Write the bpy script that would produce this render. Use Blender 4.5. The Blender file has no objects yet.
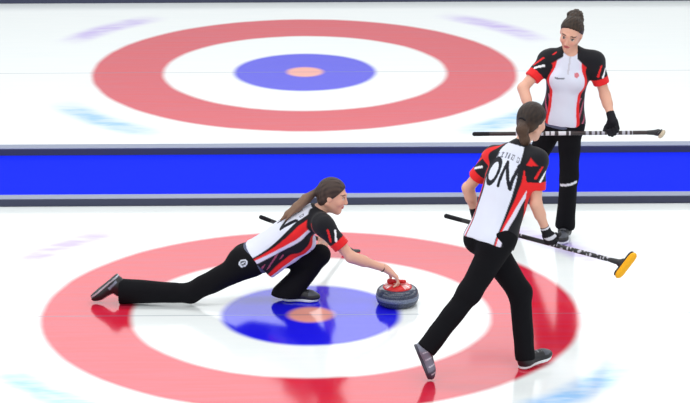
import bpy, math, random
import numpy as np
from mathutils import Vector, Matrix

random.seed(7); np.random.seed(7)
scene = bpy.context.scene
COL = scene.collection

# ------------------------------------------------------------------ camera
F_PX, CAM_D, CAM_H, PITCH, CAM_X, GAP, YAW = 3272.36, 20.988, 7.4334, 0.3058, -0.145, 6.271, 0.018
cam_data = bpy.data.cameras.new('camera')
cam = bpy.data.objects.new('camera', cam_data)
COL.objects.link(cam)
cam.location = (CAM_X, -CAM_D, CAM_H)
cam.rotation_euler = (math.pi / 2 - PITCH, 0, -YAW)
cam_data.sensor_fit = 'HORIZONTAL'
cam_data.sensor_width = 36.0
cam_data.lens = F_PX / 690 * 36
cam_data.clip_end = 200
scene.camera = cam

# ------------------------------------------------------------------ world: bright arena roof and light banks
world = bpy.data.worlds.new('world'); scene.world = world
world.use_nodes = True
wn, wl = world.node_tree.nodes, world.node_tree.links
wn.clear()
wo = wn.new('ShaderNodeOutputWorld'); wb = wn.new('ShaderNodeBackground')
tc = wn.new('ShaderNodeTexCoord'); sx = wn.new('ShaderNodeSeparateXYZ'); rp = wn.new('ShaderNodeValToRGB')
wl.new(tc.outputs['Generated'], sx.inputs[0]); wl.new(sx.outputs['Z'], rp.inputs[0])
wl.new(rp.outputs[0], wb.inputs[0]); wl.new(wb.outputs[0], wo.inputs[0])
WORLD_RAMP = [(0.0, .15), (0.20, .35), (0.275, .48), (0.32, 1.3), (0.42, 1.9), (0.5, .18), (1.0, .17)]
els = rp.color_ramp.elements
els[0].position = WORLD_RAMP[0][0]; els[1].position = WORLD_RAMP[-1][0]
for p_, v_ in WORLD_RAMP[1:-1]:
    els.new(p_)
for e_, (p_, v_) in zip(els, WORLD_RAMP):
    e_.color = (v_ * .97, v_ * .995, v_, 1)
wb.inputs[1].default_value = 2.0

# ------------------------------------------------------------------ overhead lamps over the sheets
def area_lamp(name, loc, sx_, sy_, watts):
    l = bpy.data.lights.new(name, 'AREA'); l.shape = 'RECTANGLE'; l.size = sx_; l.size_y = sy_; l.energy = watts
    l.color = (1.0, .99, .97)
    o = bpy.data.objects.new(name, l); COL.objects.link(o); o.location = loc
    return o
area_lamp('roof_light', (-1, -5, 11), 16, 3, 820)
area_lamp('roof_light', (1, 4, 11), 16, 3, 820)

vs = scene.view_settings
vs.view_transform = 'Standard'; vs.look = 'None'; vs.gamma = 1.0; vs.use_curve_mapping = False
vs.exposure = -0.10

# ------------------------------------------------------------------ helpers
def nrm(v):
    v = np.asarray(v, float); return v / np.linalg.norm(v)

def at(px, py, Y):
    """world point on the vertical plane at depth Y that the photograph shows at this pixel"""
    u = (px - 345) / F_PX; w = -(py - 201.5) / F_PX
    cp, sp = math.cos(PITCH), math.sin(PITCH)
    y = cp + sp * w; z = -sp + cp * w
    cy, sy = math.cos(YAW), math.sin(YAW)
    r = np.array([cy * u + sy * y, -sy * u + cy * y, z])
    return np.array([CAM_X, -CAM_D, CAM_H]) + r * ((Y + CAM_D) / r[1])

def lin(c):
    c = np.asarray(c, float) / 255.0
    return np.where(c <= .04045, c / 12.92, ((c + .055) / 1.055) ** 2.4)

def thing(name, label, cat, loc=(0, 0, 0), group=None):
    o = bpy.data.objects.new(name, None); COL.objects.link(o)
    o.location = loc; o['label'] = label; o['category'] = cat
    if group: o['group'] = group
    bpy.context.view_layer.update()
    return o

def link(name, me, mat, parent=None, label=None):
    """link a mesh given in world coordinates; parented parts keep their place"""
    o = bpy.data.objects.new(name, me); COL.objects.link(o)
    me.materials.clear(); me.materials.append(mat)
    if parent is not None:
        root = parent; off = np.zeros(3)
        while root is not None:
            off += np.array(root.location); root = root.parent
        me.transform(Matrix.Translation(Vector(-off)))
        o.parent = parent
    if label: o['label'] = label
    return o

def mesh_from(verts, faces, smooth=True, cols=None):
    me = bpy.data.meshes.new('m')
    me.from_pydata([tuple(v) for v in verts], [], [tuple(f) for f in faces])
    if smooth: me.polygons.foreach_set('use_smooth', np.ones(len(me.polygons), bool))
    if cols is not None:
        a = me.color_attributes.new('Col', 'FLOAT_COLOR', 'POINT')
        c = np.ones((len(verts), 4), np.float32); c[:, :3] = cols
        a.data.foreach_set('color', c.ravel())
    me.update()
    return me

# ---- materials
def principled(name):
    m = bpy.data.materials.new(name); m.use_nodes = True
    return m, m.node_tree.nodes, m.node_tree.links, m.node_tree.nodes['Principled BSDF']

def plain(name, rgb, rough=.5, spec=.5, bump=None, metal=0., vary=0.):
    m, n, l, b = principled(name)
    c = lin(rgb)
    b.inputs['Base Color'].default_value = (*c, 1)
    b.inputs['Roughness'].default_value = rough
    b.inputs['Specular IOR Level'].default_value = spec
    b.inputs['Metallic'].default_value = metal
    t = n.new('ShaderNodeTexCoord'); nz = n.new('ShaderNodeTexNoise')
    nz.inputs['Scale'].default_value = bump[0] if bump else 60
    l.new(t.outputs['Object'], nz.inputs['Vector'])
    if vary:
        mx = n.new('ShaderNodeMix'); mx.data_type = 'RGBA'
        mx.inputs[6].default_value = (*(c * (1 - vary)), 1); mx.inputs[7].default_value = (*np.minimum(c * (1 + vary), 1), 1)
        l.new(nz.outputs[0], mx.inputs[0]); l.new(mx.outputs[2], b.inputs['Base Color'])
    if bump:
        bp = n.new('ShaderNodeBump'); bp.inputs['Strength'].default_value = bump[1]; bp.inputs['Distance'].default_value = .004
        l.new(nz.outputs[0], bp.inputs['Height']); l.new(bp.outputs[0], b.inputs['Normal'])
    return m

def coloured(name, rough, spec, bump, sheen=0., sss=0., stretch=None):
    m, n, l, b = principled(name)
    a = n.new('ShaderNodeVertexColor'); a.layer_name = 'Col'
    b.inputs['Roughness'].default_value = rough; b.inputs['Specular IOR Level'].default_value = spec
    b.inputs['Sheen Weight'].default_value = sheen
    if sss:
        b.inputs['Subsurface Weight'].default_value = sss; b.inputs['Subsurface Radius'].default_value = (.012, .005, .003)
        b.inputs['Subsurface Scale'].default_value = 1.0
    l.new(a.outputs[0], b.inputs['Base Color'])
    t = n.new('ShaderNodeTexCoord'); mp = n.new('ShaderNodeMapping'); nz = n.new('ShaderNodeTexNoise')
    if stretch: mp.inputs['Scale'].default_value = stretch
    nz.inputs['Scale'].default_value = bump[0]
    l.new(t.outputs['Object'], mp.inputs[0]); l.new(mp.outputs[0], nz.inputs['Vector'])
    bp = n.new('ShaderNodeBump'); bp.inputs['Strength'].default_value = bump[1]; bp.inputs['Distance'].default_value = .004
    l.new(nz.outputs[0], bp.inputs['Height']); l.new(bp.outputs[0], b.inputs['Normal'])
    return m

M_SKIN = coloured('skin', .5, .4, (140, .08), sss=.08)
M_JERSEY = coloured('jersey_cloth', .75, .25, (22, .35), sheen=.1)
M_TROUSER = coloured('trouser_cloth', .85, .15, (18, .3))
M_HAIR = coloured('hair_strands', .5, .35, (90, .7), stretch=(1, 1, .25))
M_SHOE = coloured('shoe_leather', .45, .5, (120, .15))
M_GLOVE = coloured('glove_knit', .8, .3, (150, .25))
M_BROOM = coloured('broom_shaft_finish', .35, .5, (60, .03))
M_RUBBER = plain('black_rubber', (18, 18, 22), .6, .3, (90, .2))
M_STEEL = plain('brushed_steel', (150, 152, 160), .35, .5, None, 1.0)

# ------------------------------------------------------------------ the ice: painted houses under clear ice
def ice_material():
    m, n, l, b = principled('painted_ice')
    def math_(op, a, c=None, d=None):
        nd = n.new('ShaderNodeMath'); nd.operation = op
        for i, v in enumerate((a, c, d)):
            if v is None: continue
            if isinstance(v, (int, float)): nd.inputs[i].default_value = v
            else: l.new(v, nd.inputs[i])
        return nd.outputs[0]
    def ramp(v, lo, hi):                                   # soft step, 0 below lo and 1 above hi
        nd = n.new('ShaderNodeMapRange'); nd.interpolation_type = 'SMOOTHSTEP'
        l.new(v, nd.inputs[0]); nd.inputs[1].default_value = lo; nd.inputs[2].default_value = hi
        return nd.outputs[0]
    def mix(f, a, c):
        nd = n.new('ShaderNodeMix'); nd.data_type = 'RGBA'
        l.new(f, nd.inputs[0])
        for i, v in ((6, a), (7, c)):
            if isinstance(v, tuple): nd.inputs[i].default_value = v
            else: l.new(v, nd.inputs[i])
        return nd.outputs[2]
    def noise(vec, scale, detail=2.):
        nd = n.new('ShaderNodeTexNoise'); l.new(vec, nd.inputs['Vector'])
        nd.inputs['Scale'].default_value = scale; nd.inputs['Detail'].default_value = detail
        return nd.outputs[0]
    t = n.new('ShaderNodeTexCoord'); s = n.new('ShaderNodeSeparateXYZ')
    l.new(t.outputs['Object'], s.inputs[0])
    X, Y = s.outputs[0], s.outputs[1]
    Yl = math_('SUBTRACT', Y, math_('MULTIPLY', math_('ROUND', math_('DIVIDE', Y, GAP)), GAP))
    Xs = X
    r = math_('SQRT', math_('ADD', math_('MULTIPLY', Xs, Xs), math_('MULTIPLY', Yl, Yl)))
    # slight wobble of the frozen-in paint edge
    wob = math_('MULTIPLY', math_('SUBTRACT', noise(t.outputs['Object'], 3.), .5), .02)
    r = math_('ADD', r, wob)
    def band(r0, r1, e):
        a = ramp(r, r0 - e, r0 + e) if r0 > 0 else None
        c = math_('SUBTRACT', 1.0, ramp(r, r1 - e, r1 + e))
        return math_('MULTIPLY', a, c) if a is not None else c
    e = ICE_EDGE
    # thin paint lets some white through in brushed patches
    mp = n.new('ShaderNodeMapping'); mp.inputs['Scale'].default_value = (.5, 6, 1); l.new(t.outputs['Object'], mp.inputs[0])
    brushed = noise(mp.outputs[0], 3.0, 3.)
    white = (*ICE_WHITE, 1)
    col = mix(ramp(brushed, .3, .7), white, (ICE_WHITE[0] * .975, ICE_WHITE[1] * .985, ICE_WHITE[2] * .99, 1))
    red = mix(ramp(brushed, .3, .7), (*RING_RED, 1), (RING_RED[0] * .93, RING_RED[1] * 1.8, RING_RED[2] * 1.7, 1))
    blue = mix(ramp(brushed, .3, .7), (*RING_BLUE, 1), (RING_BLUE[0] * 1.3, RING_BLUE[1] * 1.3, RING_BLUE[2] * .97, 1))
    col = mix(band(1.22, 1.83, e), col, red)
    col = mix(band(0, .61, e), col, blue)
    col = mix(band(0, .155, e), col, (.80, .34, .28, 1))
    # centre line
    cl = math_('SUBTRACT', 1.0, ramp(math_('ABSOLUTE', Yl), .004, .012))
    col = mix(math_('MULTIPLY', cl, .45), col, (.12, .16, .25, 1))
    # faded sponsor patches set around each house
    ang = math_('ARCTAN2', Yl, Xs)
    mp2 = n.new('ShaderNodeMapping'); mp2.inputs['Scale'].default_value = (1.2, 3.5, 1); l.new(t.outputs['Object'], mp2.inputs[0])
    strokes = ramp(noise(mp2.outputs[0], 3.2, 2.), .30, .70)
    for (a0, da, r0, dr, c, amt) in LOGOS:
        fa = math_('SUBTRACT', 1.0, ramp(math_('ABSOLUTE', math_('SUBTRACT', ang, a0)), da * .35, da))
        fr = math_('SUBTRACT', 1.0, ramp(math_('ABSOLUTE', math_('SUBTRACT', r, r0)), dr * .15, dr))
        f = math_('MULTIPLY', math_('MULTIPLY', fa, fr), math_('MULTIPLY', math_('ADD', math_('MULTIPLY', strokes, .45), .55), amt))
        col = mix(f, col, (*c, 1))
    l.new(col, b.inputs['Base Color'])
    b.inputs['Roughness'].default_value = ICE_ROUGH
    b.inputs['IOR'].default_value = ICE_IOR
    # pebble
    pb = noise(t.outputs['Object'], 55., 1.)
    bp = n.new('ShaderNodeBump'); bp.inputs['Strength'].default_value = .05; bp.inputs['Distance'].default_value = .002
    l.new(pb, bp.inputs['Height']); l.new(bp.outputs[0], b.inputs['Normal'])
    return m
ICE_EDGE = .035
ICE_WHITE = (.80, .84, .85)
RING_RED = (.60, .012, .035)
RING_BLUE = (.010, .008, .70)
ICE_ROUGH = .12
ICE_IOR = 1.33
PURPLE, SKYB = (.42, .30, .75), (.22, .48, .82)
LOGOS = [(2.43, .30, 2.34, .19, PURPLE, .8), (.72, .32, 2.34, .19, PURPLE, .8),
         (-2.42, .34, 2.24, .20, SKYB, .95), (-.72, .34, 2.26, .20, SKYB, .95)]

def box_mesh(x0, x1, y0, y1, z0, z1, bevel=0.):
    import bmesh
    bm = bmesh.new(); bmesh.ops.create_cube(bm, size=1)
    for v in bm.verts:
        v.co = Vector((x0 + (v.co.x + .5) * (x1 - x0), y0 + (v.co.y + .5) * (y1 - y0), z0 + (v.co.z + .5) * (z1 - z0)))
    if bevel: bmesh.ops.bevel(bm, geom=bm.edges[:], offset=bevel, segments=3, affect='EDGES', profile=.5)
    me = bpy.data.meshes.new('box'); bm.to_mesh(me); bm.free()
    return me

XL, XR = -13, 13
floor = link('floor', box_mesh(XL, XR, -7, 17, -.10, 0), ice_material()); floor['kind'] = 'structure'

# blue carpet walkways between sheets
M_CARPET = plain('blue_carpet', (24, 44, 238), .95, .05, (140, .3), vary=.06)
M_FOAM = plain('dark_divider_foam', (62, 66, 88), .7, .3, (40, .1))
M_CAP = plain('pale_divider_cap', (146, 154, 176), .6, .3, (40, .1))
def walkway(y_front, y_back):
    c = link('carpet', box_mesh(XL, XR, y_front + .105, y_back + .005, 0, .004), M_CARPET); c['kind'] = 'structure'
    c['label'] = 'bright blue carpet strip between the two curling sheets'; c['category'] = 'carpet'
def divider(y0, depth, label):
    o = link('divider_bumper', box_mesh(XL, XR, y0, y0 + depth, 0, .056, .006), M_FOAM)
    o['label'] = label; o['category'] = 'divider'; o['group'] = 'foam dividers beside the ice'
    link('cap_strip', box_mesh(XL, XR, y0 + .004, y0 + depth - .004, 0.056, .062, .003), M_CAP, o, 'pale grey cap strip')
    return o
walkway(2.465, 3.79)
divider(2.465, .11, 'dark grey foam divider along the near edge of the blue carpet')
divider(3.79, .12, 'dark grey foam divider along the far edge of the blue carpet')
divider(8.74, .12, 'dark grey foam divider behind the far sheet at the top edge')

# ------------------------------------------------------------------ distance-field modelling
class Cone:
    """tapered round limb; 'flat' = (axis, factor) squashes it; 'cap' cuts the far end flat"""
    def __init__(s, a, b, ra, rb, flat=None, cap=False, cap0=False):
        s.a, s.b, s.ra, s.rb, s.flat, s.cap, s.cap0 = np.array(a, float), np.array(b, float), ra, rb, flat, cap, cap0
    def box(s):
        r = max(s.ra, s.rb)
        return np.minimum(s.a, s.b) - r, np.maximum(s.a, s.b) + r
    def __call__(s, P, inf=0.):
        ab = s.b - s.a; L = np.linalg.norm(ab) + 1e-9
        q = P - s.a
        t = np.clip(q @ (ab / L / L), 0, 1)
        w = q - t[..., None] * ab
        if s.flat is not None:
            ax, k = s.flat
            c = w @ ax
            w = w + (c * (1 / k - 1))[..., None] * ax
        d = np.sqrt((w * w).sum(-1)) - (s.ra + (s.rb - s.ra) * t)
        if s.flat is not None: d = d * (.5 + .5 * s.flat[1])
        d = d - inf
        if s.cap is not False: d = np.maximum(d, (P - s.b) @ (ab / L if s.cap is True else s.cap))
        if s.cap0: d = np.maximum(d, -((P - s.a) @ (ab / L)))
        return d

class Ell:
    def __init__(s, c, axes, rad):
        s.c, s.A, s.r = np.array(c, float), np.array(axes, float), np.array(rad, float)
    def box(s):
        e = np.sqrt(((s.A * s.r[:, None]) ** 2).sum(0))
        return s.c - e, s.c + e
    def __call__(s, P, inf=0.):
        q = (P - s.c) @ s.A.T
        r = s.r + inf
        k0 = np.sqrt(((q / r) ** 2).sum(-1)); k1 = np.sqrt(((q / r ** 2) ** 2).sum(-1)) + 1e-9
        return k0 * (k0 - 1) / k1

class Slab:
    """half space: keeps the side where (p-o).n < 0"""
    def __init__(s, o, n): s.o, s.n = np.array(o, float), nrm(n)
    def __call__(s, P, inf=0.): return (P - s.o) @ s.n

EYE3 = np.eye(3)
def sph(c, r): return Ell(c, EYE3, (r, r, r))

class Field:
    def __init__(s, ops, h):
        """ops: list of (mode, prim, k, inflate)"""
        los, his = [], []
        for mode, p, k, inf in ops:
            if mode == '+':
                lo, hi = p.box(); los.append(lo - inf); his.append(hi + inf)
        s.h = h; pad = 4 * h + .02
        s.lo = np.min(los, 0) - pad; hi = np.max(his, 0) + pad
        s.n = np.ceil((hi - s.lo) / h).astype(int) + 1
        s.d = np.full(s.n, .3, np.float32)
        for mode, p, k, inf in ops: s.op(mode, p, k, inf)
    def op(s, mode, p, k, inf):
        if hasattr(p, 'box'):
            lo, hi = p.box(); m = k + inf + 3 * s.h + .012
            i0 = np.clip(np.floor((lo - m - s.lo) / s.h).astype(int), 0, s.n); i1 = np.clip(np.ceil((hi + m - s.lo) / s.h).astype(int) + 1, 0, s.n)
        else: i0, i1 = np.zeros(3, int), s.n
        if (i1 <= i0).any(): return
        ax = [s.lo[i] + np.arange(i0[i], i1[i]) * s.h for i in range(3)]
        P = np.stack(np.meshgrid(*ax, indexing='ij'), -1)
        v = p(P, inf).astype(np.float32)
        sl = tuple(slice(a, b) for a, b in zip(i0, i1))
        d = s.d[sl]
        if mode == '+':
            if k > 0:
                hh = np.maximum(k - np.abs(d - v), 0) / k; s.d[sl] = np.minimum(d, v) - hh * hh * k * .25
            else: s.d[sl] = np.minimum(d, v)
        else:
            if mode == '-': v = -v
            if k > 0:
                hh = np.maximum(k - np.abs(d - v), 0) / k; s.d[sl] = np.maximum(d, v) + hh * hh * k * .25
            else: s.d[sl] = np.maximum(d, v)
    def surface(s):
        D = s.d; ins = D < 0
        n = np.array(D.shape) - 1
        c = np.zeros(n, np.int8)
        for i in (0, 1):
            for j in (0, 1):
                for k in (0, 1): c += ins[i:i + n[0], j:j + n[1], k:k + n[2]]
        act = (c > 0) & (c < 8)
        ids = np.full(n, -1, np.int64); I = np.argwhere(act); ids[act] = np.arange(len(I))
        acc = np.zeros((len(I), 3)); cnt = np.zeros(len(I))
        corners = [(i, j, k) for i in (0, 1) for j in (0, 1) for k in (0, 1)]
        for a in corners:
            for axx in range(3):
                if a[axx] == 0:
                    b = list(a); b[axx] = 1
                    A = D[I[:, 0] + a[0], I[:, 1] + a[1], I[:, 2] + a[2]]; B = D[I[:, 0] + b[0], I[:, 1] + b[1], I[:, 2] + b[2]]
                    m = (A < 0) != (B < 0)
                    t = A[m] / (A[m] - B[m])
                    p = np.tile(np.array(a, float), (m.sum(), 1)); p[:, axx] = t
                    acc[m] += p; cnt[m] += 1
        V = s.lo + (I + acc / cnt[:, None]) * s.h
        quads = []
        for axx in range(3):
            u, w = (axx + 1) % 3, (axx + 2) % 3
            sl0 = [slice(0, None)] * 3; sl1 = [slice(0, None)] * 3
            sl0[axx] = slice(0, -1); sl1[axx] = slice(1, None)
            cr = ins[tuple(sl0)] != ins[tuple(sl1)]
            E = np.argwhere(cr)
            ok = (E[:, u] > 0) & (E[:, w] > 0) & (E[:, u] < n[u]) & (E[:, w] < n[w])
            E = E[ok]
            flip = ~ins[tuple(E.T)]
            def cell(du, dw):
                q = E.copy(); q[:, u] -= du; q[:, w] -= dw
                return ids[tuple(q.T)]
            Q = np.stack([cell(1, 1), cell(0, 1), cell(0, 0), cell(1, 0)], 1)
            Q[flip] = Q[flip][:, ::-1]
            quads.append(Q)
        Q = np.concatenate(quads)
        Q = Q[(Q >= 0).all(1)]
        return V, Q

def relax(V, Q, it=2, f=.5):
    for _ in range(it):
        acc = np.zeros_like(V); cnt = np.zeros(len(V))
        for i in range(4):
            a, b = Q[:, i], Q[:, (i + 1) % 4]
            np.add.at(acc, a, V[b]); np.add.at(cnt, a, 1); np.add.at(acc, b, V[a]); np.add.at(cnt, b, 1)
        V = V + f * (acc / np.maximum(cnt, 1)[:, None] - V)
    return V

def normals(V, Q):
    nn = np.cross(V[Q[:, 2]] - V[Q[:, 0]], V[Q[:, 3]] - V[Q[:, 1]])
    N = np.zeros_like(V)
    for i in range(4): np.add.at(N, Q[:, i], nn)
    return N / (np.linalg.norm(N, axis=1, keepdims=True) + 1e-12)

def folds(V, amp, freq, dirs, ph=0.):
    """cloth wrinkles: warped ripples running across the given directions"""
    w = np.sin(V[:, 0] * 9 + ph) + np.sin(V[:, 1] * 11 + 1.3 + ph) + np.sin(V[:, 2] * 8 + 2.1)
    out = np.zeros(len(V))
    for i, dvec in enumerate(dirs):
        a = V @ nrm(dvec)
        out += np.sin(a * freq * (1 + .3 * i) + w * 1.6 + i * 2.3) * (.5 + .5 * np.sin(V @ nrm(np.roll(dvec, 1)) * freq * .3 + i + ph))
    return amp * out / max(1, len(dirs))

def build(name, ops, h, colour, mat, parent, fold=None, it=1, label=None):
    V, Q = Field(ops, h).surface()
    V = relax(V, Q, it)
    if fold is not None: V = V + normals(V, Q) * fold(V)[:, None]
    C = colour(V) if callable(colour) else np.tile(lin(colour), (len(V), 1))
    return link(name, mesh_from(V, Q, True, C), mat, parent, label)

# ------------------------------------------------------------------ people
SKIN = (222, 170, 148)
def orth(a, b):
    a = nrm(a); b = np.asarray(b, float); return nrm(b - a * (a @ b))

def hand_prims(W, d, n, t, curl=(.9, .9, .5), thumb=(.7, .5, .2), spread=.05, s=1.0):
    """palm, four unequal bent fingers and a thumb. d: to the knuckles, n: out of the palm, t: thumb side"""
    d = nrm(d); n = orth(d, n); t = nrm(t - d * (d @ t) - n * (n @ t))
    P = [(Cone(W - d * .02, W + d * .035 * s, .024 * s, .027 * s, (n, .75)), .02)]
    for o, L in ((.028, .082), (.009, .088), (-.010, .085), (-.028, .077)):
        P.append((Cone(W + d * .02 * s + t * o * .75 * s, W + d * L * s + t * o * s, .0150 * s, .0115 * s), .014))
    for o, L, seg, r in ((.029, .086, (.040, .025, .020), .0092), (.010, .093, (.044, .029, .022), .0095),
                         (-.010, .089, (.041, .027, .021), .0090), (-.028, .080, (.032, .021, .019), .0080)):
        p = W + d * L * s + t * o * s; ang = 0.; rr = r * s
        for sg, c in zip(seg, curl):
            ang += c
            dirv = d * math.cos(ang) + n * math.sin(ang) + t * (o * spread / .03)
            q = p + nrm(dirv) * sg * s
            P.append((Cone(p, q, rr, rr * .93), .004)); p = q; rr *= .93
    p = W + d * .022 * s + t * .024 * s; rr = .0125 * s
    dv = nrm(t * .75 + d * .65 + n * .25); q = p + dv * .040 * s
    P.append((Cone(p, q, .0150 * s, .0115 * s), .014)); p = q
    dv = nrm(t * thumb[1] * .5 + d * thumb[0] + n * (.2 + thumb[2])); q = p + dv * .032 * s
    P.append((Cone(p, q, .0112 * s, .0100 * s), .005)); p = q
    dv = nrm(d * thumb[0] + n * (.5 + thumb[2])); q = p + dv * .025 * s
    P.append((Cone(p, q, .0100 * s, .0085 * s), .004))
    return P

W_, K_, R_, PIP = (216, 220, 237), (17, 17, 25), (226, 34, 38), (222, 216, 236)

def seg_d(x, y, x0, y0, x1, y1):
    dx, dy = x1 - x0, y1 - y0
    t = np.clip(((x - x0) * dx + (y - y0) * dy) / (dx * dx + dy * dy), 0, 1)
    return np.hypot(x - x0 - t * dx, y - y0 - t * dy)

class Person:
    def __init__(s, root, J, hair, opts):
        s.root = root; s.J = J; s.o = opts
        s.P0 = (J['hipL'] + J['hipR']) / 2; s.N = J['neck']
        s.up = nrm(s.N - s.P0); s.L = np.linalg.norm(s.N - s.P0)
        s.rt = orth(s.up, J['shR'] - J['shL']); s.fr = np.cross(s.up, s.rt)
        hr = orth(s.up, J['hipR'] - J['hipL']); s.hr = hr; s.hf = np.cross(s.up, hr)
        s.hu = nrm(J['head_up']); s.hfr = orth(s.hu, J['face']); s.hrt = np.cross(s.hfr, s.hu)
        s.make_body(); s.make_jersey(); s.make_trousers()
        for side in 'LR': s.make_shoe(side)
        hair(s)

    # -- shared shapes
    def torso(s):
        P0, up, rt, fr, k = s.P0, s.up, s.rt, s.fr, s.L / .54
        A = np.array([rt, fr, up]); H = np.array([s.hr, s.hf, up])
        out = [(Ell(P0 + up * .03, H, (.160, .112, .125)), .04)]
        for sg in (-1, 1):
            out.append((Ell(P0 - up * .035 - s.hf * .045 + s.hr * sg * .072, H, (.085, .085, .095)), .04))
        out += [(Ell(P0 + up * .17 * k, A, (.126, .096, .17 * k)), .05),
                (Ell(P0 + up * .345 * k + fr * .008, A, (.142, .106, .165 * k)), .05)]
        for sg in (-1, 1):
            out.append((Ell(P0 + up * .345 * k + fr * .078 + rt * sg * .070, A, (.060, .050, .060)), .04))
        for sh in ('shL', 'shR'):
            out.append((Cone(s.N - up * .055, s.J[sh], .066, .052), .05))
            out.append((Cone(s.N - up * .015, s.J[sh] + up * .01, .045, .040), .04))
        return out
    def trunk_chain(s, a, b, c, ra, rb, rc, rd):
        return [(Cone(a, b, ra, rb), .02), (Cone(b, c, rc, rd), .02)]

    def make_body(s):
        J, ops = s.J, []
        def add(lst, k=None, inf=0.): ops.extend([('+', p, kk if k is None else k, inf) for p, kk in lst])
        add(s.torso(), inf=-.004)
        for S in 'LR':
            hip, kn, an, toe = J['hip' + S], J['kn' + S], J['an' + S], J['toe' + S]
            add([(Cone(hip, kn, .084, .054), .03), (Cone(kn, an, .050, .032), .02)])
            calf = kn + (an - kn) * .3
            bk = orth(an - kn, kn - toe)
            add([(Cone(kn + (an - kn) * .12 + bk * .012, kn + (an - kn) * .5 + bk * .010, .046, .038), .03)])
            su = nrm(s.o['shoe_up' + S]); sd_ = orth(su, toe - an)
            an = J.get('ft' + S, an); sd_ = orth(su, toe - an); heel = an - su * .070 - sd_ * .045
            add([(Cone(an, heel + sd_ * .055 + su * .042, .030, .026), .02), (Cone(heel + sd_ * .055 + su * .042, heel + sd_ * .19 + su * .034, .026, .016), .02)])
            sh, el, wr = J['sh' + S], J['el' + S], J['wr' + S]
            add([(Cone(sh, el, .046, .036), .02), (Cone(el, wr, .037, .025), .015)])
            add([(Cone(el, el + (wr - el) * .35, .034, .037), .02)])
            add(s.o['hand' + S])
        # neck and head
        H, u, f, r = J['head'], s.hu, s.hfr, s.hrt
        A = np.array([r, f, u])
        add([(Cone(s.N - s.up * .01, H - u * .05 - f * .022, .050, .046), .03)])
        add([(Ell(H + u * .030 - f * .012, A, (.073, .092, .088)), .02),
             (Ell(H - u * .030 + f * .022, A, (.058, .066, .086)), .03),
             (sph(H - u * .098 + f * .062, .020), .03)])
        for sg in (-1, 1):
            add([(sph(H - u * .022 + f * .058 + r * sg * .034, .026), .02),
                 (Cone(H - u * .085 + f * .050, H - u * .045 - f * .02 + r * sg * .052, .018, .020), .02),
                 (Cone(H + u * .032 + f * .080, H + u * .030 + f * .066 + r * sg * .042, .010, .009), .015),
                 (Ell(H - u * .002 - f * .012 + r * sg * .074, A, (.009, .020, .030)), .006)])
            ops.append(('-', sph(H + u * .008 + f * .098 + r * sg * .031, .016), .010, 0.))
            add([(sph(H + u * .008 + f * .074 + r * sg * .031, .0125), .003)])
        add([(Cone(H + u * .018 + f * .086, H - u * .024 + f * .104, .0065, .0105), .008)])
        for sg in (-1, 1): add([(sph(H - u * .028 + f * .096 + r * sg * .010, .0085), .005)])
        add([(Ell(H - u * .052 + f * .085, A, (.023, .010, .0055)), .004), (Ell(H - u * .063 + f * .083, A, (.020, .011, .0065)), .004)])
        def colour(V):
            C = np.tile(lin(SKIN), (len(V), 1))
            q = (V - H) @ A.T
            def put(m, c, a=1.): C[m] = C[m] * (1 - a) + lin(c) * a
            face = (q[:, 1] > .03) & (np.abs(q[:, 0]) < .08) & (np.abs(q[:, 2]) < .13)
            ch = np.exp(-(((np.abs(q[:, 0]) - .038) / .02) ** 2 + ((q[:, 2] + .025) / .022) ** 2)) * face
            C[:] = C * (1 - .35 * ch[:, None]) + lin((214, 120, 108)) * .35 * ch[:, None]
            put(face & (q[:, 1] > .06) & (np.hypot(q[:, 0] / .023, (q[:, 2] + .057) / .012) < 1), (186, 92, 92))
            ax = np.abs(q[:, 0])
            e = face & (q[:, 1] > .06) & (np.hypot((ax - .031) / .014, (q[:, 2] - .008) / .0075) < 1)
            put(e, (196, 178, 170)); put(e & (np.hypot(ax - .031, q[:, 2] - .007) < .006), (48, 36, 30))
            put(face & (q[:, 1] > .055) & (np.hypot((ax - .031) / .017, (q[:, 2] - .018) / .0035) < 1), (60, 42, 36))
            put(face & (q[:, 1] > .05) & (np.hypot((ax - .034) / .021, (q[:, 2] - .034 - .1 * (.034 - ax)) / .0045) < 1), (88, 62, 48))
            return C
        build('body', ops, .0046, colour, M_SKIN, s.root)

    def sleeve_end(s, S): return s.J['sh' + S] + (s.J['el' + S] - s.J['sh' + S]) * s.o.get('sleeve', .66)

    def make_jersey(s):
        ops = [('+', p, k, .012) for p, k in s.torso()]
        o = s.o
        ops.append(('+', Cone(s.P0 + s.up * .05, s.P0 + s.up * .25, .128, .112, (s.fr, .76)), .04, .006))
        if 'drape' in o:
            ops.append(('+', Cone(s.P0 + s.up * .04 + s.fr * (.05 + o['drape']), s.P0 + s.up * .40 + s.fr * (.06 + o['drape']), .055, .05, (s.rt, 1.9)), .06, 0.))
        wd = o.get('wide', 0.)
        if wd: ops.append(('+', Cone(s.P0 + s.up * .02, s.P0 + s.up * .36, .128 + wd, .142 + wd, (s.fr, .74)), .04, 0.))
        if 'skirt' in o: ops.append(('+', Cone(s.P0 - s.up * .07, s.P0 + s.up * .12, o['skirt'], .145, (s.hf, .82)), .04, 0.))
        hem = o.get('hem', -.01)
        ops.append(('&', Slab(s.P0 + s.up * hem, -s.up), .008, 0.))
        for S in 'LR':
            e = s.sleeve_end(S); sh = s.J['sh' + S]
            ops.append(('+', Cone(sh - nrm(e - sh) * .015, e, .060, .059, cap=True), .045, 0.))
        # neckline
        ops.append(('+', Cone(s.N - s.up * .035, s.N + s.up * .012 - s.fr * .004, .066, .055, cap=True), .02, 0.))
        ops.append(('-', sph(s.N + s.up * .035 + s.fr * .055, .055), .01, 0.))
        k = s.L / .54
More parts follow.
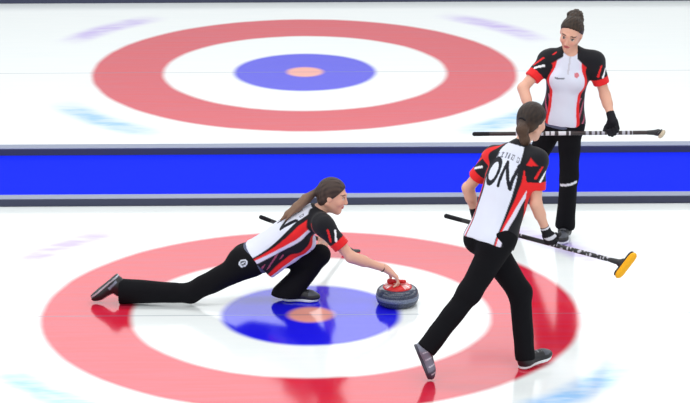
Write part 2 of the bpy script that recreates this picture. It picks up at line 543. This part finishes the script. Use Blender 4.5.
        def colour(V):
            C = np.tile(lin(W_), (len(V), 1))
            q = V - s.P0
            v = q @ s.up / k; r = q @ s.rt; f = q @ s.fr
            cen = .008
            phi = np.abs(np.arctan2(r, -(f - cen)))
            t = np.clip(v / .42, 0, 1)
            def put(m, c, a=1.):
                a = np.broadcast_to(np.asarray(m, float) * a, (len(V),))[:, None]
                C[:] = C * (1 - a) + lin(c) * a
            def st(x, w=.018): return np.clip(x / w + .5, 0, 1)
            p1 = o.get('p1', 1.0) + .12 * np.sin(t * 3.1) - o.get('p1k', .20) * t ** 2
            p2 = p1 + .03 + .22 * t
            p3 = p2 + .05 + o.get('redw', .62) * t ** 1.5
            p4 = p3 + .17
            p5 = o.get('p5', 2.15) - .1 * t; p6 = p5 + .17 + .05 * t; p7 = p5 + .30 + .1 * t
            put(st(phi - p1), K_); put(st(phi - p2), R_); put(st(phi - p3), PIP); put(st(phi - p4), K_)
            put(st(phi - p5), R_); put(st(phi - p6), PIP); put(st(phi - p7), W_)
            # pink-white streaks low on the sides
            zig = np.sin(phi * 16 + v * 60) > .55
            put(zig & (phi > 1.75) & (phi < 2.15) & (v < .22) & (v > .02), (196, 92, 120), .8)
            # black raglan shoulders with a red curve
            rag = (v - .50) + (np.abs(r) - .055) * o.get('rag', .80) - np.clip((.0 - f) / .05, 0, 1) * o.get('ragback', .02)
            put(st(rag - .012, .01) * (np.abs(r) > .05), K_)
            put((np.abs(rag - .070) < .0045) & (np.abs(r) > .10) & (f < .06) & (f > -.01), R_)
            put(v > .545, K_)
            # front buttons placket and small chest marks
            put((f > .05) & (np.abs(r) < .006) & (v > .40) & (v < .53), (196, 196, 210))
            put((f > .05) & (np.hypot(r + .062, v - .405) < .017), (205, 60, 70), .8)
            put((f > .05) & (np.abs(r - .055) < .035) & (np.abs(v - .37) < .006), (70, 70, 84), .8)
            # back lettering: a small arched line and two tall letters
            back = f < -.01
            lw = .014
            y0 = o.get('letter_v', .365); ls = o.get('ls', 1.0); hh = .072 * ls
            ox, nx = -.066, .052
            O = np.abs(np.hypot((r - ox) / .046, (v - y0) / hh) - 1) * .052
            put(back & (O < lw * .85), (20, 22, 34))
            N = np.minimum(np.minimum(seg_d(r, v, nx - .040, y0 - hh, nx - .040, y0 + hh), seg_d(r, v, nx + .040, y0 - hh, nx + .040, y0 + hh)),
                           seg_d(r, v, nx - .040, y0 + hh, nx + .040, y0 - hh))
            put(back & (N < lw * .75), (20, 22, 34))
            arc = v - (y0 + .108 - 1.6 * r * r)
            tick = (np.sin(r * 210 + 1.2 * np.sin(r * 61)) > .1) & (np.abs(arc) < .016) & (np.abs(r) < .095)
            put(back & tick & ((np.abs(arc) > .010) | (np.sin(r * 330) > -.3)), (60, 64, 84), .85)
            # sleeves
            for S in 'LR':
                sh, e = s.J['sh' + S], s.sleeve_end(S)
                ax = e - sh; Ls = np.linalg.norm(ax); ax = ax / Ls
                w = V - sh; ta = w @ ax / Ls; dist = np.linalg.norm(w - (w @ ax)[:, None] * ax, axis=1)
                m = (ta > .12) & (dist < .088) & (np.abs(r) > .115)
                put(m, K_); put(m & (ta > .70), R_)
                n1 = orth(ax, s.o['slash' + S]); n2 = np.cross(ax, n1)
                cz = (w @ n2)
                put(m & (w @ n1 > 0) & (seg_d(ta * Ls, cz, .36 * Ls, -.030, .66 * Ls, .012) < .0075), (238, 238, 244))
                put(m & (w @ n1 > 0) & (seg_d(ta * Ls, cz, .05 * Ls, .0, .55 * Ls, .040) < .0075), R_)
            return C
        amp = o.get('fold', .0045)
        build('jersey', ops, .0056, colour, M_JERSEY, s.root, fold=lambda V: folds(V, amp, 42, [s.up + s.rt * .5, s.up - s.fr * .6 - s.rt * .3, s.rt + .4 * s.up]))
        # waistband below the hem
        band = [('+', Ell(s.P0 + s.up * .03, np.array([s.hr, s.hf, s.up]), (.160, .112, .125)), 0, .013),
                ('&', Slab(s.P0 + s.up * (hem + .003), s.up), 0, 0.), ('&', Slab(s.P0 + s.up * (hem - .022), -s.up), 0, 0.)]
        build('waistband', band, .006, (92, 98, 120), M_TROUSER, s.root)

    def make_trousers(s):
        J, o, ops = s.J, s.o, []
        P0, up = s.P0, s.up
        H = np.array([s.hr, s.hf, up])
        ops.append(('+', Ell(P0 + up * .03, H, (.160, .112, .125)), .04, .006))
        for sg in (-1, 1): ops.append(('+', Ell(P0 - up * .035 - s.hf * .045 + s.hr * sg * .072, H, (.085, .085, .095)), .04, .008))
        ops.append(('&', Slab(P0 + up * .03, up), .006, 0.))
        w = o.get('leg', 1.0)
        for S in 'LR':
            hip, kn, an = J['hip' + S], J['kn' + S], J['an' + S]
            d = nrm(an - kn)
            ops.append(('+', Cone(hip, kn, .094 * w, .068 * w), .04, 0.))
            ops.append(('+', Cone(kn, an + d * o.get('drop' + S, .02), .064 * w, o.get('cuff' + S, .066), cap=nrm(d + np.array(o.get('cuffn' + S, (0, 0, 0))))), .035, 0.))
        def colour(V):
            C = np.tile(lin((13, 13, 18)), (len(V), 1))
            hip, kn = J['hipR'], J['knR']
            ax = nrm(kn - hip); out = orth(ax, s.o.get('emblem_out', s.hr)); sd = np.cross(ax, out)
            w_ = V - hip; a = w_ @ ax; b = w_ @ sd
            a0 = s.o.get('emblem_t', .02)
            ring = np.abs(np.hypot((a - a0) / .026, b / .021) - 1) < .24
            bar = (seg_d(a, b, a0 - .012, 0, a0 + .012, 0) < .004)
            C[(ring | bar) & (w_ @ out > .03)] = lin((205, 210, 224))
            if 'shin_mark' in s.o:
                c, hw = s.o['shin_mark']
                C[(np.abs(V[:, 2] - c[2] - .25 * (V[:, 0] - c[0])) < .010) & (np.abs(V[:, 0] - c[0]) < hw) & (V[:, 1] < c[1])] = lin((214, 218, 228))
            return C
        build('trousers', ops, .0066, colour, M_TROUSER, s.root,
              fold=lambda V: folds(V, o.get('tfold', .005), 30, [(.2, .3, 1), (1, .2, .4), (.7, .5, -.6)], .7))

    def make_shoe(s, S):
        J = s.J; an, toe, kn = J.get('ft' + S, J['an' + S]), J['toe' + S], J['kn' + S]
        # the sole plane is spanned by heel->toe and the shoe's side axis
        up = nrm(s.o['shoe_up' + S]); d = orth(up, toe - an); sd = np.cross(d, up)
        heel = an - up * .070 - d * .045; ball = heel + d * .175; tip = heel + d * .245
        A = np.array([sd, d, up])
        upper = [('+', Ell(heel + d * .045 + up * .045, A, (.038, .052, .050)), .02, 0.),
                 ('+', Cone(heel + d * .05 + up * .05, ball + up * .034, .046, .040), .03, 0.),
                 ('+', Ell(ball + d * .025 + up * .026, A, (.046, .054, .034)), .03, 0.),
                 ('+', Cone(an - up * .04, an + up * .022, .044, .042, cap=True), .02, 0.),
                 ('+', Cone(an, J['an' + S], .042, .040), .02, 0.),
                 ('&', Slab(heel + up * .014, -up), .004, 0.)]
        kind = s.o['shoe' + S]
        def colour(V):
            q = V - heel; a = q @ d; h = q @ up; c = q @ sd
            C = np.tile(lin((22, 23, 30)), (len(V), 1))
            if kind == 'white_top':
                C[(h > .055 - .1 * (a - .15)) & (np.abs(c) < .026) & (a > .07) & (a < .215)] = lin((205, 210, 218))
                C[(np.abs(h - .04 - .1 * (a - .1)) < .008) & (a > .02) & (a < .10)] = lin((120, 130, 150))
            elif kind == 'grey':
                C[:] = lin((120, 122, 140)); C[(a > .19)] = lin((70, 72, 90))
                C[(np.abs(np.sin(a * 60)) < .25) & (h > .03) & (a > .05)] = lin((196, 198, 212)); C[h > .075] = lin((30, 30, 40))
            else:
                C[(h < .022)] = lin((60, 62, 72)); C[(np.abs(c) < .022) & (np.sin(a * 190) > .5) & (a > .08) & (a < .17) & (h > .05)] = lin((120, 122, 130))
                C[(a > .175) & (h > .045)] = lin((70, 74, 84))
            return C
        o = build('shoe', upper, .005, colour, M_SHOE, s.root, it=1)
        sole = [('+', Cone(heel + d * .035 + up * .02, heel + d * .035 - up * .002, .042, .042, cap=True, cap0=True), 0, 0.),
                ('+', Cone(ball + up * .02, ball - up * .002, .048, .048, cap=True, cap0=True), .03, 0.),
                ('+', Ell(heel + d * .11 + up * .008, A, (.038, .09, .03)), .03, 0.),
                ('+', Ell(tip - d * .045 + up * .01, A, (.040, .046, .03)), .02, 0.),
                ('&', Slab(heel + up * .018, up), .003, 0.), ('&', Slab(heel - up * .002, -up), .003, 0.)]
        sc = {'white_top': (20, 20, 26), 'grey': (60, 60, 74), 'white_sole': (226, 230, 236)}[kind]
        def sole_colour(V):
            C = np.tile(lin(sc), (len(V), 1))
            if kind == 'white_top': C[(V - heel) @ up > .004] = lin((186, 192, 204))
            return C
        build('sole', sole, .005, sole_colour, M_SHOE, o)
        return o

    # -- hair
    def hair_cap(s, inf=.012, off=-.012, tilt=.9):
        H, u, f, r = s.J['head'], s.hu, s.hfr, s.hrt
        A = np.array([r, f, u])
        return [('+', Ell(H + u * .030 - f * .014, A, (.074, .092, .089)), .0, inf),
                ('+', Ell(H - u * .030 - f * .045, A, (.062, .050, .060)), .03, .004),
                ('&', Slab(H + (u * tilt - f) * 0 - nrm(u * tilt - f) * (-off), nrm(f - u * tilt)), .010, 0.)]
    def hair_colour(s, base, light, amt=.8):
        H, u, f = s.J['head'], s.hu, s.hfr
        def colour(V):
            q = V - H
            st = .5 + .25 * np.sin(q @ s.hrt * 260 + np.sin(q @ u * 30) * 2 + q @ f * 70) + .25 * np.sin(q @ u * 150 - q @ f * 90 + 3 * np.sin(q @ s.hrt * 50))
            a = np.clip(st * amt, 0, 1)[:, None]
            return lin(base) * (1 - a) + lin(light) * a
        return colour

def glove(S, prims, root, colour, wrist, armdir):
    ops = [('+', p, k, .0035) for p, k in prims]
    ops.append(('+', Cone(wrist - armdir * .055, wrist + armdir * .02, .031, .030, cap0=True), .012, 0.))
    build('glove', ops, .0045, colour, M_GLOVE, root)

# ------------------------------------------------------------------ the delivering player
yR, yL = .17, .40
A_J = dict(hipR=at(249, 263, .19), hipL=at(252, 259, .37), neck=at(317, 213, .27),
           shR=at(324, 226, .12), shL=at(315, 216, .43), elR=at(351, 257, .09), wrR=at(386.5, 269, .17),
           elL=at(330, 236, .70), wrL=at(322, 240, .97),
           knR=at(190, 293, .22), anR=at(119.5, 291, .26), ftR=at(118.5, 286, .26), toeR=at(93, 310, .27),
           knL=at(320, 255, .36), anL=at(290, 290, .30), toeL=at(318, 299, .28),
           head=at(332.5, 196, .245), face=(.97, -.12, -.22), head_up=(.24, .02, .97))
rootA = thing('person', 'person lunging low on the ice with one hand on the curling stone', 'person', tuple(at(298, 303, .26) * [1, 1, 0]))
broomA_end, broomA_head = at(262, 217.5, .50), at(349, 250.5, 1.38)
handAR = hand_prims(A_J['wrR'], at(402, 281, .19) - A_J['wrR'], (-.35, -.05, -.95), (.1, .9, .35), curl=(.65, .75, .5), thumb=(.8, .4, .3), s=1.08)
bd = nrm(broomA_head - broomA_end)
handAL = hand_prims(A_J['wrL'], (.25, .6, -.75), (-.6, .6, .4), bd, curl=(1.3, 1.3, .9), thumb=(.5, .3, .9))
def hairA(s):
    H, u, f, r = s.J['head'], s.hu, s.hfr, s.hrt
    ops = s.hair_cap(.010, -.008, .80)
    tie = H - f * .108 + u * .012
    pts = [tie, at(306, 199, .25), at(297, 207, .24), at(288, 214, .23), at(281, 220, .22)]
    rad = [.020, .033, .031, .022, .008]
    for i in range(4): ops.append(('+', Cone(pts[i], pts[i + 1], rad[i], rad[i + 1]), .015, 0.))
    ops.append(('+', Cone(pts[1] + r * .02, at(285, 221, .19), .016, .005), .015, 0.))
    ops.append(('+', sph(H - f * .085 + u * .012, .030), .02, 0.))
    base = s.hair_colour((46, 34, 32), (80, 62, 55))
    def colour(V):
        C = base(V); m = np.clip(((V - tie) @ (-f) - .01) / .06, 0, 1)[:, None]
        return C * (1 - m) + lin((126, 98, 80)) * m
    h = build('hair', ops, .0046, colour, M_HAIR, s.root, fold=lambda V: .0007 * np.sin(((V - H) @ r) * 330 + ((V - H) @ u) * 120 + 2 * np.sin((V - H) @ f * 60)))
    build('hair_tie', [('+', Cone(tie + f * .008, tie - f * .010, .024, .024, cap=True, cap0=True), 0, 0.)], .004, (24, 22, 30), M_GLOVE, h)
    # dark bracelet on the throwing wrist
    wr, dv = s.J['wrR'], nrm(s.J['wrR'] - s.J['elR'])
    build('bracelet', [('+', Cone(wr - dv * .034, wr - dv * .024, .0305, .0300, cap=True, cap0=True), 0, 0.)], .0035, (30, 24, 30), M_GLOVE, s.root)
Person(rootA, A_J, hairA, dict(handR=handAR, handL=handAL, slashR=(0, -1, .5), slashL=(0, 1, .5), shoe_upR=(.64, -.12, -.75), cuffnR=(0, 0, 0),
       shoe_upL=(0, 0, 1), shoeR='white_top', shoeL='white_sole', cuffR=.088, cuffL=.096, dropR=.0, dropL=.055, cuffnL=(.5, 0, -1), leg=1.0, p1=1.14, p5=2.35, drape=.075, ls=.8, redw=.42,
       emblem_out=(-.3, -.9, .35), emblem_t=.015, hem=.055))

# ------------------------------------------------------------------ sweeper seen from behind
B_J = dict(hipR=at(501, 238, -1.10), hipL=at(483, 236, -.97), neck=at(520, 147, -.88),
           shR=at(537, 161, -1.00), shL=at(493, 158, -.80), elR=at(536, 204, -1.03), wrR=at(547, 233, -.99),
           elL=at(468, 188, -.72), wrL=at(476, 215, -.72),
           knR=at(470, 292, -1.16), anR=at(427, 348, -1.27), toeR=at(414, 381, -1.29),
           knL=at(520, 292, -1.00), anL=at(525, 356.5, -1.06), toeL=at(543, 362, -.98),
           head=at(532, 122, -.80), face=(.66, .66, -.36), head_up=(.18, .22, .95))
rootB = thing('person', 'person running with back turned, jersey lettered ON, carrying the yellow-padded broom', 'person', (1.1, -1.15, 0))
broomB_end, broomB_head = at(448, 216.5, -.74), at(622, 263, -1.08)
bdB = nrm(broomB_head - broomB_end)
handBR = hand_prims(B_J['wrR'], at(553, 246, -.95) - B_J['wrR'], (.3, .9, -.1), bdB * .8 + np.array([0, 0, .3]), curl=(1.1, 1.2, .8), thumb=(.7, .3, .8))
handBL = hand_prims(B_J['wrL'], (.4, .0, -.9), (.5, -.8, 0), (.6, .3, .6), curl=(1.2, 1.3, .8), thumb=(.6, .3, .8))
def hairB(s):
    H, u, f, r = s.J['head'], s.hu, s.hfr, s.hrt
    ops = s.hair_cap(.014, -.002, .8)
    pts = [H - f * .10 + r * .012, H - f * .128 - u * .055 + r * .035, H - f * .105 - u * .12 + r * .055, H - f * .085 - u * .165 + r * .06]
    rad = [.030, .036, .030, .012]
    for i in range(3): ops.append(('+', Cone(pts[i], pts[i + 1], rad[i], rad[i + 1]), .02, 0.))
    base = s.hair_colour((30, 20, 18), (54, 38, 30))
    def colour(V):
        C = base(V); m = np.clip((-(V - H) @ u + .01) / .05, 0, 1)[:, None] * .7
        return C * (1 - m) + lin((84, 60, 44)) * m
    h = build('hair', ops, .0048, colour, M_HAIR, s.root, fold=lambda V: .0007 * np.sin(((V - H) @ r) * 330 + ((V - H) @ u) * 90 + 2 * np.sin((V - H) @ f * 60)))
    build('hair_tie', [('+', Cone(pts[0] - f * .004, pts[0] - f * .014 - u * .008, .033, .034, cap=True, cap0=True), 0, 0.)], .004, (24, 20, 26), M_GLOVE, h)
    def gcol(V):
        C = np.tile(lin((18, 18, 24)), (len(V), 1))
        wv = V - s.J['wrR']; ad = nrm(s.J['wrR'] - s.J['elR'])
        C[(np.abs(wv @ ad - .045) < .026) & (wv[:, 1] < -.008) | (np.abs(wv @ ad + .045) < .006)] = lin((214, 214, 224))
        return C
    glove('R', handBR, s.root, gcol, s.J['wrR'], nrm(s.J['wrR'] - s.J['elR']))
    glove('L', handBL, s.root, (18, 18, 24), s.J['wrL'], nrm(s.J['wrL'] - s.J['elL']))
Person(rootB, B_J, hairB, dict(handR=handBR, handL=handBL, slashR=(.6, -1, 0), slashL=(-1, -.5, .2), shoe_upR=(.90, .1, .35), shoe_upL=(-.12, -.1, 1),
       shoeR='grey', shoeL='white_sole', cuffR=.066, cuffL=.064, dropR=.015, dropL=.02, p1=.70, p1k=-.10, ragback=.05, hem=-.045, skirt=.180, redw=.40, emblem_t=-.6, leg=1.12, wide=.026, rag=.62))

# ------------------------------------------------------------------ sweeper facing the camera
C_J = dict(hipR=at(553, 121, 1.70), hipL=at(570, 122, 1.66), neck=at(571, 51, 1.64),
           shR=at(548, 60, 1.66), shL=at(595, 62, 1.62), elR=at(523, 88, 1.56), wrR=at(533, 120, 1.42),
           elL=at(605, 95, 1.62), wrL=at(612, 119, 1.50),
           knR=at(533, 168, 1.80), anR=at(504, 210, 2.18), toeR=at(500, 219, 2.06),
           knL=at(569, 178, 1.58), anL=at(565, 226.5, 1.66), toeL=at(562, 239, 1.52),
           head=at(571, 34, 1.60), face=(-.36, -.80, -.48), head_up=(.10, -.36, .93))
rootC = thing('person', 'person with hair in a bun facing us, in white-fronted jersey, holding a level broom', 'person', (1.78, 1.8, 0))
broomC_end, broomC_head = at(476, 134, 1.44), at(658, 132.5, 1.44)
bdC = nrm(broomC_head - broomC_end)
handCL = hand_prims(C_J['wrL'], at(614.5, 131, 1.47) - C_J['wrL'], (-.2, -.7, -.2), (-1, 0, 0), curl=(1.0, 1.2, .8), thumb=(.7, .3, .8))
handCR = hand_prims(C_J['wrR'], (.1, -.15, -1), (0, -.8, -.2), (1, 0, 0), curl=(1.0, 1.2, .8), thumb=(.7, .3, .8))
def hairC(s):
    H, u, f, r = s.J['head'], s.hu, s.hfr, s.hrt
    ops = s.hair_cap(.010, .014, .95)
    b = at(575.5, 17.5, 1.66)
    A = np.array([r, f, u])
    ops.append(('+', Ell(b, A, (.058, .052, .058)), .02, 0.))
    rng = np.random.RandomState(3)
    for i in range(9):
        a = i / 9 * 6.28
        c = b + (np.cos(a) * r + np.sin(a) * f) * .038 + u * rng.uniform(-.02, .035)
        ops.append(('+', sph(c, rng.uniform(.022, .032)), .008, 0.))
    ops.append(('+', Cone(H + u * .10, b, .04, .035), .02, 0.))
    h = build('hair', ops, .0046, s.hair_colour((34, 24, 19), (64, 47, 34)), M_HAIR, s.root,
              fold=lambda V: (.0004 + .0014 * np.clip(((V - b) @ u + .06) / .03, 0, 1)) * np.sin(((V - b) @ r) * 240 + ((V - b) @ u) * 160 + np.sin((V - b) @ f * 90) * 2))
    build('hair_tie', [('+', Cone(b - u * .046, b - u * .034, .045, .047, cap=True, cap0=True), 0, 0.)], .004, (24, 20, 22), M_GLOVE, h)
    glove('L', handCL, s.root, (20, 20, 28), s.J['wrL'], nrm(s.J['wrL'] - s.J['elL']))
    glove('R', handCR, s.root, (20, 20, 28), s.J['wrR'], nrm(s.J['wrR'] - s.J['elR']))
Person(rootC, C_J, hairC, dict(handR=handCR, handL=handCL, slashR=(-.6, -1, .3), slashL=(.6, -1, .3), shoe_upR=(-.1, .5, .85), shoe_upL=(0, 0, 1),
       shoeR='white_sole', shoeL='white_sole', cuffR=.070, cuffL=.074, dropR=.0, dropL=.0, p1=1.0, hem=.0, leg=.97, shin_mark=(at(568, 181, 1.60), .06)))

# ------------------------------------------------------------------ lathe helper and brooms
def lathe(profile, seg=72):
    V, Fc = [], []
    for (r, z) in profile:
        for i in range(seg):
            a = 2 * math.pi * i / seg; V.append((r * math.cos(a), r * math.sin(a), z))
    for j in range(len(profile) - 1):
        for i in range(seg):
            i2 = (i + 1) % seg
            Fc.append((j * seg + i, j * seg + i2, (j + 1) * seg + i2, (j + 1) * seg + i))
    Fc.append(tuple(range(seg))[::-1]); Fc.append(tuple((len(profile) - 1) * seg + i for i in range(seg)))
    return V, Fc

def tube_mesh(a, b, r, colour_fn, seg=16, rings=240):
    a, b = np.array(a), np.array(b); d = nrm(b - a); n1 = orth(d, (0.1, .2, 1)); n2 = np.cross(d, n1)
    V, Fc, C = [], [], []
    for j in range(rings + 1):
        t = j / rings
        for i in range(seg):
            an = 2 * math.pi * i / seg
            rr = r * (.97 if j in (0, rings) else 1)
            V.append(a + (b - a) * t + (n1 * math.cos(an) + n2 * math.sin(an)) * rr)
            C.append(lin(colour_fn(t, an)))
    for j in range(rings):
        for i in range(seg):
            i2 = (i + 1) % seg; Fc.append((j * seg + i, j * seg + i2, (j + 1) * seg + i2, (j + 1) * seg + i))
    Fc.append(tuple(range(seg))[::-1]); Fc.append(tuple(rings * seg + i for i in range(seg)))
    return mesh_from(V, Fc, True, np.array(C))

def broom(label, a, b, head_dir, pad_up, col_fn, pad_col, L=.21, w=.045, shaft_r=.0148, group=None):
    """shaft from the grip end a to the head b; the pad is a rounded bar along head_dir"""
    a, b = np.array(a), np.array(b); d = nrm(b - a)
    root = thing('curling_broom', label, 'broom', tuple(a))
    link('shaft', tube_mesh(a, b, shaft_r, col_fn), M_BROOM, root)
    build('grip_end', [('+', Cone(a - d * .012, a + d * .10, .0155, .0150, cap=True), 0, 0.)], .0035, (22, 22, 28), M_GLOVE, root)
    hd = nrm(head_dir); pu = orth(hd, pad_up); n = np.cross(hd, pu)
    A = np.array([hd, n, pu])
    build('ferrule', [('+', Cone(b - d * .075, b - d * .002, .016, .021), .0, 0.), ('+', Ell(b, A, (.035, .024, .020)), .015, 0.)], .004, (26, 26, 32), M_SHOE, root)
    hb = b + d * .012
    head = build('head', [('+', Cone(hb - hd * (L / 2 - w * .55), hb + hd * (L / 2 - w * .55), w * .55, w * .55, (pu, .35)), 0, 0.)], .004, (32, 32, 38), M_SHOE, root)
    pb = hb + pu * .020
    build('pad', [('+', Cone(pb - hd * (L / 2 - w * .62), pb + hd * (L / 2 - w * .62), w * .66, w * .66, (pu, .55)), 0, 0.)], .004, pad_col, M_GLOVE, head)
    return root

def shaft_black_white(t, an):
    if .30 < t < .44 or .58 < t < .95:
        if math.sin(t * 260 + 2 * math.sin(t * 71)) + .6 * math.sin(an * 2 + t * 90) > .75: return (190, 188, 200)
    return (22, 22, 28)
def shaft_c(t, an):
    if .22 < t < .52 and math.sin(t * 150 + 1.5 * math.sin(t * 47)) > -.35: return (214, 212, 220)
    if .60 < t < .86 and math.sin(t * 190 + 1.5 * math.sin(t * 37)) > -.05: return (170, 170, 182)
    return (40, 28, 30)
def shaft_a(t, an): return (24, 24, 30)
broom('black and white broom with yellow pad carried low by the running person', broomB_end, broomB_head, at(633, 255, -1.10) - at(617, 276, -1.10), (.9, -.45, .25), shaft_black_white, (246, 176, 30), L=.20, w=.062)
broom('broom held level by the person with the bun, dark head at its right end', broomC_end, broomC_head, (.15, 1, -.25), (.8, 0, -.6), shaft_c, (196, 182, 160), L=.18, w=.05)
broom('black broom tucked behind the back of the lunging person', broomA_end, broomA_head, (.8, -.45, .1), (0.1, .1, -1), shaft_a, (30, 30, 36), L=.17, w=.05)

# ------------------------------------------------------------------ the curling stone
SC = at(397.3, 304.5, .215); SX, SY = float(SC[0]), .215
stone = thing('curling_stone', 'grey granite curling stone with red handle under the hand of the lunging person', 'curling stone', (SX, SY, 0))
def granite(name, c0, c1, rough):
    m, n, l, b = principled(name)
    t = n.new('ShaderNodeTexCoord'); nz = n.new('ShaderNodeTexNoise'); cr = n.new('ShaderNodeValToRGB')
    nz.inputs['Scale'].default_value = 140; nz.inputs['Detail'].default_value = 3
    cr.color_ramp.elements[0].position = .38; cr.color_ramp.elements[1].position = .64
    cr.color_ramp.elements[0].color = (*lin(c0), 1); cr.color_ramp.elements[1].color = (*lin(c1), 1)
    l.new(t.outputs['Object'], nz.inputs['Vector']); l.new(nz.outputs[0], cr.inputs[0]); l.new(cr.outputs[0], b.inputs['Base Color'])
    b.inputs['Roughness'].default_value = rough
    return m
prof = []
R, Hs = .146, .122
for i in range(33):
    a = -math.pi / 2 + math.pi * i / 32
    c, s_ = math.cos(a), math.sin(a)
    r = .088 + (R - .088) * abs(c) ** .62
    z = Hs / 2 + Hs / 2 * math.copysign(abs(s_) ** .85, s_)
    prof.append((r, z))
prof = [(.062, .004), (.066, 0.), (.080, .0015)] + prof[1:-1] + [(.086, Hs), (.05, Hs + .001)]
v, f = lathe([(r, z) for r, z in prof]); v = [(x + SX, y + SY, z) for x, y, z in v]
body = link('granite_body', mesh_from(v, f), granite('polished_granite', (44, 50, 66), (78, 86, 106), .15), stone)
bp = [(R - .004, .043), (R + .0012, .047), (R + .0016, .060), (R + .0012, .073), (R - .004, .077)]
v, f = lathe(bp); v = [(x + SX, y + SY, z) for x, y, z in v]
link('striking_band', mesh_from(v, f), granite('frosted_granite', (92, 102, 126), (128, 138, 160), .55), body, 'pale rough band')
cp = [(.097, Hs - .006), (.100, Hs - .001), (.098, Hs + .006), (.088, Hs + .015), (.066, Hs + .021), (.035, Hs + .024), (.008, Hs + .025)]
v, f = lathe(cp); v = np.array([(x + SX, y + SY, z) for x, y, z in v])
cc = np.tile(lin((206, 26, 30)), (len(v), 1))
for i, p in enumerate(v):
    rr = math.hypot(p[0] - SX, p[1] - SY); an = math.atan2(p[1] - SY, p[0] - SX)
    if .06 < rr < .093 and math.sin(an * 23 + 2 * math.sin(an * 7)) > .1 and math.cos(an * 2 + .4) > -.35: cc[i] = lin((240, 232, 232))
cap = link('handle_cover', mesh_from(v, f, True, cc), M_SHOE, stone, 'red plastic cover with white lettering')
hz = Hs + .045
hx = np.array([.93, -.36, 0]); c0 = np.array([SX, SY, 0])
build('handle', [('+', Cone(c0 - hx * .050 + np.array([0, 0, Hs + .016]), c0 - hx * .058 + np.array([0, 0, hz - .010]), .017, .014), .01, 0.),
                 ('+', Cone(c0 - hx * .058 + np.array([0, 0, hz - .008]), c0 + hx * .050 + np.array([0, 0, hz]), .0145, .0135), .015, 0.)],
      .004, (198, 22, 28), M_SHOE, stone)
